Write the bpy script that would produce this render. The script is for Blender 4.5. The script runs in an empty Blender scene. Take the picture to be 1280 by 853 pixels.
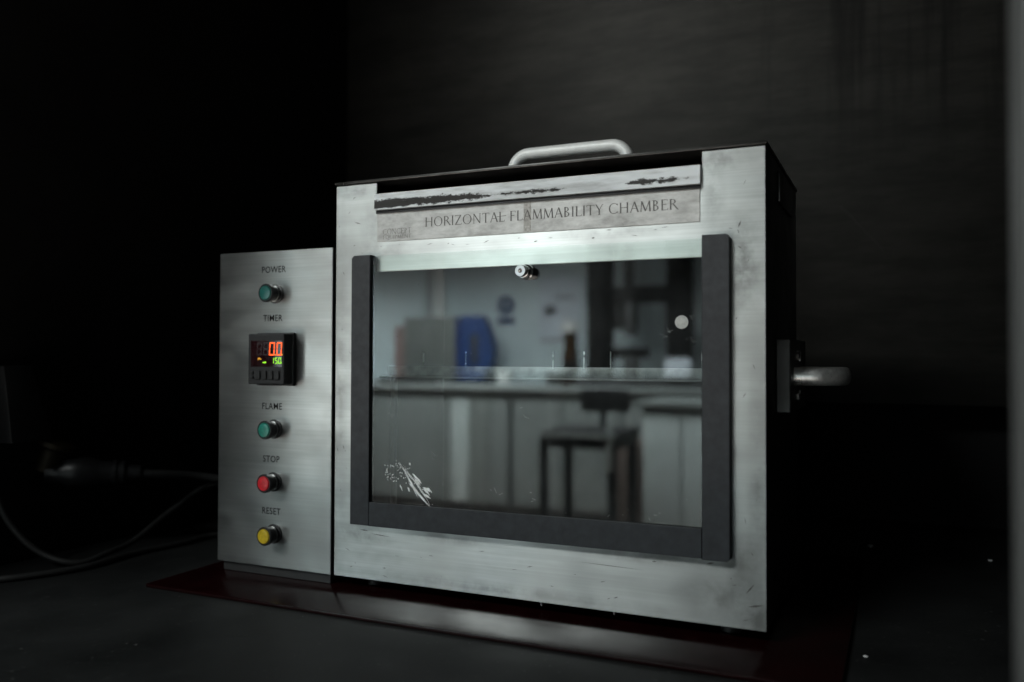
import bpy, bmesh, math, random
from mathutils import Vector, Matrix
random.seed(7)
scene = bpy.context.scene
col = scene.collection

# ------------------------------------------------------------------ camera
def make_camera():
    yaw, pitch, roll = .4275, .0192, .0031
    cy, sy = math.cos(yaw), math.sin(yaw); cp, sp = math.cos(pitch), math.sin(pitch)
    cr, sr = math.cos(roll), math.sin(roll)
    r0 = Vector((cy, sy, 0)); f0 = Vector((-sy, cy, 0)); u0 = Vector((0, 0, 1))
    F = cp*f0 + sp*u0; U0 = cp*u0 - sp*f0
    R = cr*r0 + sr*U0; U = cr*U0 - sr*r0
    m = Matrix(((R.x, U.x, -F.x, .4733), (R.y, U.y, -F.y, -.6464), (R.z, U.z, -F.z, .2001), (0, 0, 0, 1)))
    cd = bpy.data.cameras.new('camera')
    cd.sensor_width = 36; cd.lens = 1064.49/1280*36
    cd.clip_start = .01; cd.clip_end = 60
    cd.dof.use_dof = True; cd.dof.focus_distance = .715; cd.dof.aperture_fstop = 3.4
    co = bpy.data.objects.new('camera', cd); co.matrix_world = m
    col.objects.link(co); scene.camera = co
make_camera()

# ------------------------------------------------------------------ world, lamps, exposure
w = bpy.data.worlds.new('World'); scene.world = w; w.use_nodes = True
bg = w.node_tree.nodes['Background']; bg.inputs[0].default_value = (.80, .93, .90, 1); bg.inputs[1].default_value = .02
def area(name, loc, sx, sy, power, spread=180, color=(.94, 1, .985)):
    l = bpy.data.lights.new(name, 'AREA'); l.shape = 'RECTANGLE'; l.size = sx; l.size_y = sy
    l.energy = power; l.color = color; l.spread = math.radians(spread)
    o = bpy.data.objects.new(name, l); o.location = loc; col.objects.link(o); return o   # points straight down
area('unseen_ceiling_lamp', (-.92, -2.3, 1.70), 1.3, .6, 76)
area('unseen_ceiling_lamp', (-2.4, -4.1, 1.70), 1.5, .6, 330, 125)
area('unseen_ceiling_lamp', (-4.3, -4.1, 1.70), 1.5, .6, 330, 125)  # added unseen lamp, brightens what the control panel reflects
area('unseen_ceiling_lamp', (-.7, -3.3, 1.70), 1.5, .6, 250, 122)  # unseen lamp, placed to light the white cupboard fronts
scene.view_settings.view_transform = 'Standard'
scene.view_settings.look = 'None'
scene.view_settings.exposure = 0
scene.view_settings.gamma = 1
scene.cycles.max_bounces = 8
scene.cycles.sample_clamp_indirect = 4

# ------------------------------------------------------------------ materials
def newmat(name):
    m = bpy.data.materials.new(name); m.use_nodes = True
    nt = m.node_tree; b = nt.nodes['Principled BSDF']; return m, nt, b
def L(nt, a, b): nt.links.new(a, b)
def node(nt, t, **k):
    n = nt.nodes.new(t)
    for a, v in k.items(): setattr(n, a, v)
    return n
def coords(nt, scale=(1, 1, 1), rot=(0, 0, 0)):
    t = node(nt, 'ShaderNodeTexCoord'); mp = node(nt, 'ShaderNodeMapping')
    mp.inputs['Scale'].default_value = scale; mp.inputs['Rotation'].default_value = rot
    L(nt, t.outputs['Object'], mp.inputs['Vector']); return mp.outputs[0]
def noise(nt, vec, scale, detail=4, rough=.55):
    n = node(nt, 'ShaderNodeTexNoise'); n.inputs['Scale'].default_value = scale
    n.inputs['Detail'].default_value = detail; n.inputs['Roughness'].default_value = rough
    L(nt, vec, n.inputs['Vector']); return n.outputs['Fac']
def ramp(nt, fac, stops):
    r = node(nt, 'ShaderNodeValToRGB'); e = r.color_ramp.elements
    while len(e) < len(stops): e.new(.5)
    for el, (p, c) in zip(e, stops):
        el.position = p; el.color = (c, c, c, 1) if isinstance(c, (int, float)) else (*c, 1)
    L(nt, fac, r.inputs[0]); return r.outputs[0]
def mixc(nt, fac, a, b):
    m = node(nt, 'ShaderNodeMix', data_type='RGBA')
    for s, v in ((m.inputs[0], fac), (m.inputs[6], a), (m.inputs[7], b)):
        if hasattr(v, 'is_output'): L(nt, v, s)
        elif isinstance(v, (int, float)): s.default_value = v
        else: s.default_value = (*v, 1)
    return m.outputs[2]
def math_(nt, op, a, b=0.):
    m = node(nt, 'ShaderNodeMath', operation=op)
    for s, v in ((m.inputs[0], a), (m.inputs[1], b)):
        if hasattr(v, 'is_output'): L(nt, v, s)
        else: s.default_value = v
    return m.outputs[0]
def bump(nt, b, h, strength, dist=.001):
    n = node(nt, 'ShaderNodeBump'); n.inputs['Strength'].default_value = strength
    n.inputs['Distance'].default_value = dist
    L(nt, h, n.inputs['Height']); L(nt, n.outputs[0], b.inputs['Normal'])

def plain(name, c, rough=.5, metal=0, spec=.5, var=.15, vs=60, bmp=.0):
    m, nt, b = newmat(name)
    v = coords(nt); n = noise(nt, v, vs, 5)
    lo = tuple(x*(1-var) for x in c); hi = tuple(min(1, x*(1+var)) for x in c)
    L(nt, ramp(nt, n, [(.3, lo), (.7, hi)]), b.inputs['Base Color'])
    n2 = noise(nt, v, vs*.4, 4)
    L(nt, ramp(nt, n2, [(.3, max(0, rough-.08)), (.7, min(1, rough+.08))]), b.inputs['Roughness'])
    b.inputs['Metallic'].default_value = metal; b.inputs['Specular IOR Level'].default_value = spec
    if bmp: bump(nt, b, n, bmp)
    return m

def brushed(name, base=.56, rough=.36, streak=(4, 4, 500), tint=(.96, 1, .985), stain=.5, metal=.92, aniso=0, spots=()):
    """worn brushed steel: fine streaks, cloudy handling marks, dark specks"""
    m, nt, b = newmat(name)
    vs = coords(nt, streak); v = coords(nt)
    s = noise(nt, vs, 1, 2, .6)
    cl = noise(nt, v, 9, 2, .5); cl2 = noise(nt, coords(nt, (1, 1, 1.6)), 30, 2, .45); sp = noise(nt, v, 260, 1, .5)
    c1 = tuple(base*.93*t for t in tint); c2 = tuple(min(1, base*1.06*t) for t in tint)
    c = mixc(nt, ramp(nt, s, [(.32, 0.), (.68, 1.)]), c1, c2)
    c = mixc(nt, ramp(nt, cl, [(.40, 0.), (.68, .85)]), c, tuple(base*.55*t for t in tint))
    sm = noise(nt, coords(nt, (5, 1, 45)), 1.6, 3, .55)
    c = mixc(nt, ramp(nt, sm, [(.46, 0.), (.72, .32)]), c, tuple(base*.50*t for t in tint))
    c = mixc(nt, ramp(nt, cl2, [(.50, 0.), (.74, stain)]), c, tuple(base*.62*t for t in tint))
    c = mixc(nt, ramp(nt, sp, [(.80, 0.), (.86, .7)]), c, (.10, .10, .095))
    if spots:                                                     # handling stains, each with its own place on the sheet
        t = node(nt, 'ShaderNodeTexCoord'); sn = noise(nt, coords(nt, (1, 1, 1)), 55, 4, .6); acc = None
        for (px, pz, rx, rz, k) in spots:
            mp = node(nt, 'ShaderNodeMapping'); mp.vector_type = 'TEXTURE'
            mp.inputs['Location'].default_value = (px-OFFX, 0, pz+.01); mp.inputs['Scale'].default_value = (rx, 10, rz)
            L(nt, t.outputs['Object'], mp.inputs['Vector'])
            ln = node(nt, 'ShaderNodeVectorMath', operation='LENGTH'); L(nt, mp.outputs[0], ln.inputs[0])
            q = math_(nt, 'MULTIPLY', math_(nt, 'MAXIMUM', math_(nt, 'SUBTRACT', 1., ln.outputs['Value']), 0.), k*.95)
            acc = q if acc is None else math_(nt, 'ADD', acc, q)
        f = math_(nt, 'MULTIPLY', acc, ramp(nt, sn, [(.36, .15), (.62, 1.)]))
        c = mixc(nt, math_(nt, 'MINIMUM', f, .8), c, (.13, .13, .125))
    L(nt, c, b.inputs['Base Color']); b.inputs['Metallic'].default_value = metal
    r = math_(nt, 'ADD', ramp(nt, cl, [(.3, rough-.07), (.7, rough+.09)]), math_(nt, 'MULTIPLY', math_(nt, 'SUBTRACT', cl2, .5), .25))
    L(nt, math_(nt, 'MAXIMUM', r, .31), b.inputs['Roughness'])
    bump(nt, b, s, .05, .0003)
    if aniso:
        b.inputs['Anisotropic'].default_value = aniso                 # brushing along X smears reflections up and down
        tv = node(nt, 'ShaderNodeCombineXYZ'); tv.inputs[2].default_value = 1
        L(nt, tv.outputs[0], b.inputs['Tangent'])
    return m

M = {}
OFFX = .192
SPOTS = ((.366, .268, .022, .050, 1.0), (.352, .350, .030, .012, .7), (.345, .325, .012, .045, .6), (.350, .022, .040, .022, .7), (.378, .10, .010, .12, .6),
         (.020, .352, .040, .010, .8), (.040, .320, .016, .030, .6), (.006, .17, .010, .20, .6), (.030, .040, .045, .010, .8), (.12, .044, .06, .008, .6),
         (.30, .046, .08, .008, .8), (.365, .05, .014, .03, .8), (.055, .296, .05, .012, .5), (.26, .299, .06, .006, .6), (.16, .006, .2, .008, .6), (.378, .006, .02, .02, .8))
M['steel_h'] = brushed('brushed_steel_horizontal', streak=(6, 6, 900), base=.54, rough=.35, aniso=.84, metal=.97, spots=SPOTS)
M['steel_v'] = brushed('brushed_steel_vertical', base=.52, streak=(8, 6, 900), rough=.35, aniso=.85, stain=.25, metal=.97)
M['steel_fine'] = plain('satin_steel', (.70, .71, .69), .28, 1, var=.08, vs=300)
M['handle_steel'] = plain('satin_white_steel', (.96, .95, .92), .48, .12, var=.06, vs=200)
M['pull_steel'] = plain('worn_pull_steel', (.8, .8, .78), .33, .8, var=.2, vs=250)
M['chrome'] = plain('bright_steel', (.75, .75, .74), .16, 1, var=.1, vs=200)
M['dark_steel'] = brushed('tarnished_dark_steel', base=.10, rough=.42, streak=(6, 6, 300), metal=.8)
M['black_paint'] = plain('black_painted_sheet', (.012, .012, .012), .42, var=.3)
M['lid_black'] = plain('blackened_lid_sheet', (.06, .058, .055), .34, .7, var=.3)
M['soot'] = plain('soot_black_liner', (.006, .006, .006), .85, spec=.15, var=.4)
M['plastic_grey'] = plain('dark_grey_plastic_channel', (.029, .031, .035), .5, var=.25, vs=120, bmp=.08, spec=.3)
M['rail_steel'] = plain('stained_rail_steel', (.16, .165, .165), .45, .8, var=.4, vs=90)
M['scuff'] = plain('dark_scuff', (.10, .095, .09), .55, .4, var=.4, vs=300)
M['rubber'] = plain('black_cable_rubber', (.02, .02, .02), .5, var=.2)
M['black_plastic'] = plain('black_moulded_plastic', (.012, .012, .013), .38, var=.15)
M['black_bezel'] = plain('charcoal_moulded_plastic', (.013, .0135, .0145), .5, var=.1, vs=300, spec=.3)
M['ink'] = plain('black_printed_ink', (.006, .006, .006), .85, var=.2, spec=.1)
M['ink_worn'] = plain('worn_grey_engraving', (.10, .095, .09), .6, var=.6, vs=900)
M['ink_faint'] = plain('faded_grey_engraving', (.16, .155, .145), .6, var=.7, vs=900)
M['brass'] = plain('dull_brass', (.022, .017, .009), .5, .6)
M['white_residue'] = plain('white_adhesive_residue', (.97, .98, .98), .3, .0, var=.03, bmp=.3, vs=900, spec=.8)
M['haze_residue'] = plain('thin_adhesive_haze', (.16, .17, .17), .6)
M['paper'] = plain('paper_sticker', (.42, .43, .41), .7, var=.2, vs=400)
M['tape_grey'] = plain('grey_tape_stain', (.30, .29, .27), .5, .3, var=.35, vs=500)

def emis(name, c, s):
    m, nt, b = newmat(name); b.inputs['Base Color'].default_value = (.01, .01, .01, 1)
    b.inputs['Emission Color'].default_value = (*c, 1); b.inputs['Emission Strength'].default_value = s; return m
M['led_red'] = emis('lit_orange_red_segments', (1, .10, .010), 2.0)
M['led_core'] = emis('lit_orange_core', (1, .38, .03), 1.5)
M['led_green'] = emis('lit_green_segments', (.36, 1, .02), 1.2)
M['led_amber'] = emis('lit_amber_mark', (1, .45, .02), .8)
M['lcd'] = plain('dark_red_display_window', (.016, .004, .005), .12, var=.3)
M['segment_off'] = plain('unlit_red_segments', (.018, .002, .003), .25)

def lens(name, c):
    m, nt, b = newmat(name)
    v = coords(nt); n = noise(nt, v, 350, 4)
    L(nt, ramp(nt, n, [(.35, tuple(x*.7 for x in c)), (.65, c)]), b.inputs['Base Color'])
    b.inputs['Roughness'].default_value = .32; b.inputs['Coat Weight'].default_value = .3
    return m
M['lens_green'] = lens('green_lens', (.0, .20, .145)); M['lens_dim'] = lens('dark_green_lens', (.0, .10, .085))
M['lens_red'] = lens('red_lens', (.62, .012, .022)); M['lens_yellow'] = lens('yellow_lens', (.60, .42, .012))

def mk_glass():
    m, nt, b = newmat('window_glass'); nt.nodes.remove(b)
    out = nt.nodes['Material Output']
    fr = node(nt, 'ShaderNodeFresnel'); fr.inputs['IOR'].default_value = 1.80    # both faces of the pane together
    g = node(nt, 'ShaderNodeNewGeometry')
    front = math_(nt, 'SUBTRACT', 1., g.outputs['Backfacing'])
    v = coords(nt)
    film = math_(nt, 'ADD', ramp(nt, noise(nt, v, 14, 5, .6), [(.35, 0.), (.8, .022)]), ramp(nt, noise(nt, coords(nt, (60, 1, 5), (0, .35, 0)), 1, 6, .65), [(.52, 0.), (.80, .03)]))
    fac = math_(nt, 'MULTIPLY', fr.outputs[0], front)
    t = node(nt, 'ShaderNodeBsdfTransparent'); t.inputs[0].default_value = (.96, .985, .975, 1)
    gl = node(nt, 'ShaderNodeBsdfGlossy'); gl.inputs['Roughness'].default_value = .004
    gl.inputs['Color'].default_value = (.95, 1, 1, 1)
    d = node(nt, 'ShaderNodeBsdfDiffuse'); d.inputs[0].default_value = (.8, .85, .85, 1)
    mx = node(nt, 'ShaderNodeMixShader'); L(nt, fac, mx.inputs[0]); L(nt, t.outputs[0], mx.inputs[1]); L(nt, gl.outputs[0], mx.inputs[2])
    m2 = node(nt, 'ShaderNodeMixShader'); L(nt, math_(nt, 'MULTIPLY', film, front), m2.inputs[0]); L(nt, mx.outputs[0], m2.inputs[1]); L(nt, d.outputs[0], m2.inputs[2])
    L(nt, m2.outputs[0], out.inputs[0]); return m
M['glass'] = mk_glass()

def mk_red():
    m, nt, b = newmat('dark_red_gloss_sheet')
    v = coords(nt); n = noise(nt, v, 30, 5); sc = noise(nt, coords(nt, (30, 600, 1), (0, 0, .3)), 1, 5)
    L(nt, ramp(nt, n, [(.3, (.0055, .0007, .0009)), (.7, (.0105, .0011, .0014))]), b.inputs['Base Color'])
    L(nt, ramp(nt, noise(nt, v, 60, 6), [(.35, .17), (.7, .27)]), b.inputs['Roughness'])
    bump(nt, b, sc, .03, .0003); return m
M['red_sheet'] = mk_red()

def mk_worktop():
    m, nt, b = newmat('charcoal_worktop')
    v = coords(nt); n = noise(nt, v, 7, 6, .6); f = noise(nt, v, 220, 4)
    c = ramp(nt, n, [(.3, (.006, .0066, .0067)), (.7, (.015, .016, .016))])
    c = mixc(nt, ramp(nt, f, [(.66, 0.), (.74, .5)]), c, (.16, .16, .155))
    L(nt, c, b.inputs['Base Color'])
    b.inputs['Specular IOR Level'].default_value = .28
    L(nt, ramp(nt, n, [(.3, .5), (.7, .66)]), b.inputs['Roughness']); bump(nt, b, f, .1, .0005); return m
M['worktop'] = mk_worktop()

def mk_backwall():
    m, nt, b = newmat('sooted_steel_sheet')
    v = coords(nt)
    st = noise(nt, coords(nt, (4, 1, 22), (0, .12, 0)), 1.5, 9, .75)
    st2 = noise(nt, coords(nt, (45, 1, 2.5)), 1, 6, .6)
    cl = noise(nt, v, 3.2, 6, .6)
    c = mixc(nt, ramp(nt, st, [(.38, 0.), (.62, 1.)]), (.023, .0218, .0195), (.040, .0375, .0335))
    t = node(nt, 'ShaderNodeTexCoord'); sx = node(nt, 'ShaderNodeSeparateXYZ'); L(nt, t.outputs['Object'], sx.inputs[0])
    where = math_(nt, 'MULTIPLY', ramp(nt, sx.outputs[0], [(.20, 0.), (.42, 1.)]), ramp(nt, sx.outputs[2], [(.42, 0.), (.60, 1.)]))
    c = mixc(nt, math_(nt, 'MULTIPLY', where, ramp(nt, st2, [(.50, 0.), (.66, .75)])), c, (.009, .0085, .008))
    c = mixc(nt, ramp(nt, cl, [(.42, 0.), (.70, .75)]), c, (.013, .012, .011))
    L(nt, c, b.inputs['Base Color']); b.inputs['Metallic'].default_value = .75
    L(nt, ramp(nt, cl, [(.3, .56), (.7, .47)]), b.inputs['Roughness'])
    bump(nt, b, noise(nt, v, 120, 4), .05, .0005); return m
M['backwall'] = mk_backwall()
M['hood_side'] = plain('matt_black_hood_lining', (.010, .010, .010), .75, spec=.2, var=.3, vs=12)
M['scratch_bare'] = plain('bare_metal_scratch', (.07, .068, .065), .4, .8)
M['post'] = plain('grey_painted_post', (.085, .092, .092), .6, var=.08, vs=20)

def mk_strip():
    m, nt, b = newmat('scraped_white_strip')
    v = coords(nt)
    t = node(nt, 'ShaderNodeTexCoord'); sx = node(nt, 'ShaderNodeSeparateXYZ'); L(nt, t.outputs['Object'], sx.inputs[0])
    x, z = sx.outputs[0], sx.outputs[2]
    n1 = noise(nt, coords(nt, (1, 1, 2.2)), 150, 8, .78); n2 = noise(nt, coords(nt, (1, 1, 6)), 22, 5, .6)
    # scraped band: lower half of the strip, almost solid at the left end, broken towards the right
    band = math_(nt, 'SUBTRACT', 1., math_(nt, 'MULTIPLY', math_(nt, 'ABSOLUTE', math_(nt, 'SUBTRACT', z, .3465)), 280.))
    bias = ramp(nt, math_(nt, 'MULTIPLY', math_(nt, 'ADD', x, .192), 3.), [(.13, .66), (.42, .60), (.48, .40), (.66, .36), (.71, .05), (.82, .10), (.86, .52), (.95, .46), (1., .1)])
    val = math_(nt, 'ADD', math_(nt, 'ADD', math_(nt, 'MULTIPLY', math_(nt, 'ADD', math_(nt, 'MULTIPLY', n1, 1.3), math_(nt, 'MULTIPLY', noise(nt, v, 30, 4), .5)), 1.), bias), math_(nt, 'MULTIPLY', band, .42))
    mask = ramp(nt, math_(nt, 'MULTIPLY', val, .45), [(.685, 0.), (.725, .97)])
    sc = ramp(nt, n2, [(.45, 0.), (.68, .75)])
    c = mixc(nt, sc, (.70, .74, .76), (.36, .375, .375))
    c = mixc(nt, mask, c, (.022, .020, .018))
    L(nt, c, b.inputs['Base Color']); b.inputs['Roughness'].default_value = .55; b.inputs['Specular IOR Level'].default_value = .12
    bump(nt, b, n1, .15, .0004); return m
M['strip'] = mk_strip()

def mk_label():
    m, nt, b = newmat('weathered_name_plate')
    v = coords(nt); n = noise(nt, coords(nt, (1, 1, 2)), 40, 7, .68); n2 = noise(nt, coords(nt, (10, 1, 60), (0, .5, 0)), 6, 5, .6)
    c = ramp(nt, n, [(.30, (.26, .257, .246)), (.52, (.45, .447, .435)), (.72, (.58, .58, .565))])
    c = mixc(nt, ramp(nt, n2, [(.60, 0.), (.78, .5)]), c, (.25, .235, .215))
    L(nt, c, b.inputs['Base Color']); b.inputs['Metallic'].default_value = .35; b.inputs['Roughness'].default_value = .45
    return m
M['name_plate'] = mk_label()

# lab colours
M['lab_wall'] = plain('lab_wall_paint', (.70, .81, .85), .7, var=.04, vs=3)
M['lab_trim'] = plain('lab_white_trim', (.80, .82, .82), .6, var=.03)
M['pure_white'] = plain('white_plastic', (.9, .92, .92), .4, var=.02)
M['lab_flat_grey'] = plain('lab_grey_door', (.40, .45, .47), .6, var=.05, vs=3)  # even grey of the wall channel and the notice print
M['lab_floor'] = plain('brown_lab_floor', (.30, .25, .23), .45, var=.2, vs=4)
M['lab_bench'] = plain('lab_bench_laminate', (.115, .13, .128), .55, var=.06, vs=4)
M['lab_bench_dark'] = plain('lab_bench_plinth', (.03, .03, .03), .6)
M['lab_top'] = plain('lab_bench_top', (.24, .27, .27), .4, var=.06)
M['lab_grey'] = plain('grey_enamel', (.115, .128, .124), .5, var=.05, vs=5)
M['lab_blue'] = plain('blue_enamel', (.026, .055, .165), .4, var=.12, vs=8)
M['lab_dark'] = plain('black_machine_enamel', (.006, .006, .007), .7, spec=.15)
M['lab_mid'] = plain('grey_machine_metal', (.06, .063, .066), .5, .3)
M['lab_white'] = plain('white_cupboard_laminate', (.29, .325, .325), .5, var=.04, vs=3)
M['lab_sheet'] = plain('pinned_paper', (.70, .77, .86), .7, var=.06, vs=10)
M['sign_blue'] = plain('sign_blue', (.02, .035, .12), .5)
M['amber_glass'] = plain('amber_bottle', (.03, .016, .007), .2)
M['pink'] = plain('dull_red_box', (.20, .135, .13), .6)
M['lab_orange'] = plain('brown_seat', (.045, .032, .027), .6)

# ------------------------------------------------------------------ mesh helpers
class MB:
    def __init__(self): self.bm = bmesh.new()
    def box(self, a, b, bev=0, seg=2):
        bm = self.bm
        x0, y0, z0 = a; x1, y1, z1 = b
        v = [bm.verts.new(p) for p in ((x0,y0,z0),(x1,y0,z0),(x1,y1,z0),(x0,y1,z0),(x0,y0,z1),(x1,y0,z1),(x1,y1,z1),(x0,y1,z1))]
        fs = [bm.faces.new([v[i] for i in q]) for q in ((3,2,1,0),(4,5,6,7),(0,1,5,4),(1,2,6,5),(2,3,7,6),(3,0,4,7))]
        if bev:
            es = list({e for f in fs for e in f.edges})
            bmesh.ops.bevel(bm, geom=es, offset=bev, segments=seg, profile=.5, affect='EDGES')
        return self
    def prism(self, pts, d, bev=0, seg=2):
        """planar polygon (list of 3D points) swept by vector d"""
        bm = self.bm; d = Vector(d)
        a = [bm.verts.new(p) for p in pts]; b = [bm.verts.new(Vector(p)+d) for p in pts]
        n = len(pts); fs = [bm.faces.new(a[::-1]), bm.faces.new(b)]
        for i in range(n): fs.append(bm.faces.new((a[i], a[(i+1)%n], b[(i+1)%n], b[i])))
        if bev:
            es = list(set(fs[0].edges) | set(fs[1].edges))
            bmesh.ops.bevel(bm, geom=es, offset=bev, segments=seg, profile=.5, affect='EDGES')
        return self
    def poly(self, pts):
        self.bm.faces.new([self.bm.verts.new(p) for p in pts]); return self
    def lathe(self, o, axis, prof, n=32):
        """profile [(distance along axis, radius)...] round axis through o"""
        bm = self.bm; o = Vector(o); ax = Vector(axis).normalized()
        u = ax.orthogonal().normalized(); v = ax.cross(u)
        rings = []
        for t, r in prof:
            if r < 1e-7: rings.append([bm.verts.new(o+ax*t)])
            else: rings.append([bm.verts.new(o+ax*t+(u*math.cos(2*math.pi*k/n)+v*math.sin(2*math.pi*k/n))*r) for k in range(n)])
        for A, B in zip(rings, rings[1:]):
            for k in range(n):
                k2 = (k+1) % n
                if len(A) == 1 and len(B) == 1: continue
                if len(A) == 1: bm.faces.new((A[0], B[k2], B[k]))
                elif len(B) == 1: bm.faces.new((A[k], A[k2], B[0]))
                else: bm.faces.new((A[k], A[k2], B[k2], B[k]))
        return self
    def tube(self, pts, r, n=14, flat=None):
        """tube along a polyline; flat=(rx, ry) gives an oval section"""
        bm = self.bm; pts = [Vector(p) for p in pts]; rings = []
        up = Vector((0, 0, 1))
        for i, p in enumerate(pts):
            t = (pts[min(i+1, len(pts)-1)] - pts[max(i-1, 0)]).normalized()
            u = t.cross(up)
            u = u.normalized() if u.length > 1e-4 else Vector((1, 0, 0))
            v = u.cross(t).normalized()
            ru, rv = flat if flat else (r, r)
            rings.append([bm.verts.new(p+u*ru*math.cos(2*math.pi*k/n)+v*rv*math.sin(2*math.pi*k/n)) for k in range(n)])
        for A, B in zip(rings, rings[1:]):
            for k in range(n): bm.faces.new((A[k], A[(k+1)%n], B[(k+1)%n], B[k]))
        bm.faces.new(rings[0][::-1]); bm.faces.new(rings[-1]); return self
    def build(self, name, mat, parent=None, smooth=True, label=None, kind=None):
        bm = self.bm
        if parent is not None:
            bmesh.ops.translate(bm, verts=bm.verts, vec=-world_loc(parent))
        bmesh.ops.recalc_face_normals(bm, faces=bm.faces)
        me = bpy.data.meshes.new(name); bm.to_mesh(me); bm.free()
        me.materials.append(M[mat])
        if smooth:
            for p in me.polygons: p.use_smooth = True
            me.set_sharp_from_angle(angle=math.radians(35))
        o = bpy.data.objects.new(name, me); col.objects.link(o)
        if parent is not None: o.parent = parent
        if label: o['label'] = label
        if kind: o['kind'] = kind
        return o
def world_loc(o):
    v = Vector(o.location)
    while o.parent: o = o.parent; v += o.location
    return v
def tag(o, label, cat, group=None):
    o['label'] = label; o['category'] = cat
    if group: o['group'] = group
    return o
def thing(name, loc, label, cat, group=None):
    o = bpy.data.objects.new(name, None); o.empty_display_size = .05; o.location = loc
    col.objects.link(o); return tag(o, label, cat, group)
def struct(o): o['kind'] = 'structure'; return o
def spline(pts, n=10):
    """Catmull-Rom through the points"""
    P = [Vector(p) for p in pts]; P = [2*P[0]-P[1]] + P + [2*P[-1]-P[-2]]; out = []
    for i in range(1, len(P)-2):
        a, b, c, d = P[i-1:i+3]
        for k in range(n):
            t = k/n
            out.append(.5*((2*b)+(c-a)*t+(2*a-5*b+4*c-d)*t*t+(3*b-a-3*c+d)*t**3))
    out.append(P[-2]); return out
def grid_plate(xs, zs, holes, y0, y1, bev=.0006):
    """sheet in the XZ plane, cut on a grid, with the listed (i, j) cells left open"""
    mb = MB(); bm = mb.bm; vf, vb = {}, {}
    def V(d, i, j, y):
        if (i, j) not in d: d[i, j] = bm.verts.new((xs[i], y, zs[j]))
        return d[i, j]
    solid = lambda i, j: 0 <= i < len(xs)-1 and 0 <= j < len(zs)-1 and (i, j) not in holes
    for i in range(len(xs)-1):
        for j in range(len(zs)-1):
            if not solid(i, j): continue
            q = [(i,j),(i+1,j),(i+1,j+1),(i,j+1)]
            bm.faces.new([V(vf, a, b, y0) for a, b in q]); bm.faces.new([V(vb, a, b, y1) for a, b in q[::-1]])
            for (a, b), (c, d), (ni, nj) in ((q[0],q[1],(i,j-1)),(q[1],q[2],(i+1,j)),(q[2],q[3],(i,j+1)),(q[3],q[0],(i-1,j))):
                if not solid(ni, nj): bm.faces.new((V(vf,a,b,y0), V(vb,a,b,y1), V(vb,c,d,y1), V(vf,c,d,y0)))
    bmesh.ops.recalc_face_normals(bm, faces=bm.faces)
    es = [e for e in bm.edges if len(e.link_faces) == 2 and e.calc_face_angle() > 1]
    if bev: bmesh.ops.bevel(bm, geom=es, offset=bev, segments=2, profile=.5, affect='EDGES')
    return mb

# ------------------------------------------------------------------ lettering
def sans(name, body, size, center, mat, parent, xscale=.92):
    cu = bpy.data.curves.new('lettering', 'FONT'); cu.body = body; cu.size = size; cu.align_x = 'CENTER'; cu.offset = .00007; cu.resolution_u = 3
    cu.space_character = 1.06
    t = bpy.data.objects.new('lettering', cu); col.objects.link(t)
    dg = bpy.context.evaluated_depsgraph_get(); me = bpy.data.meshes.new_from_object(t.evaluated_get(dg))
    bpy.data.objects.remove(t); me.name = name
    x, y, z = Vector(center)-world_loc(parent)
    for v in me.vertices: v.co = (x+v.co.x*xscale, y, z+v.co.y)
    me.materials.clear(); me.materials.append(M[mat])
    o = bpy.data.objects.new(name, me); col.objects.link(o); o.parent = parent; return o

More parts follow.
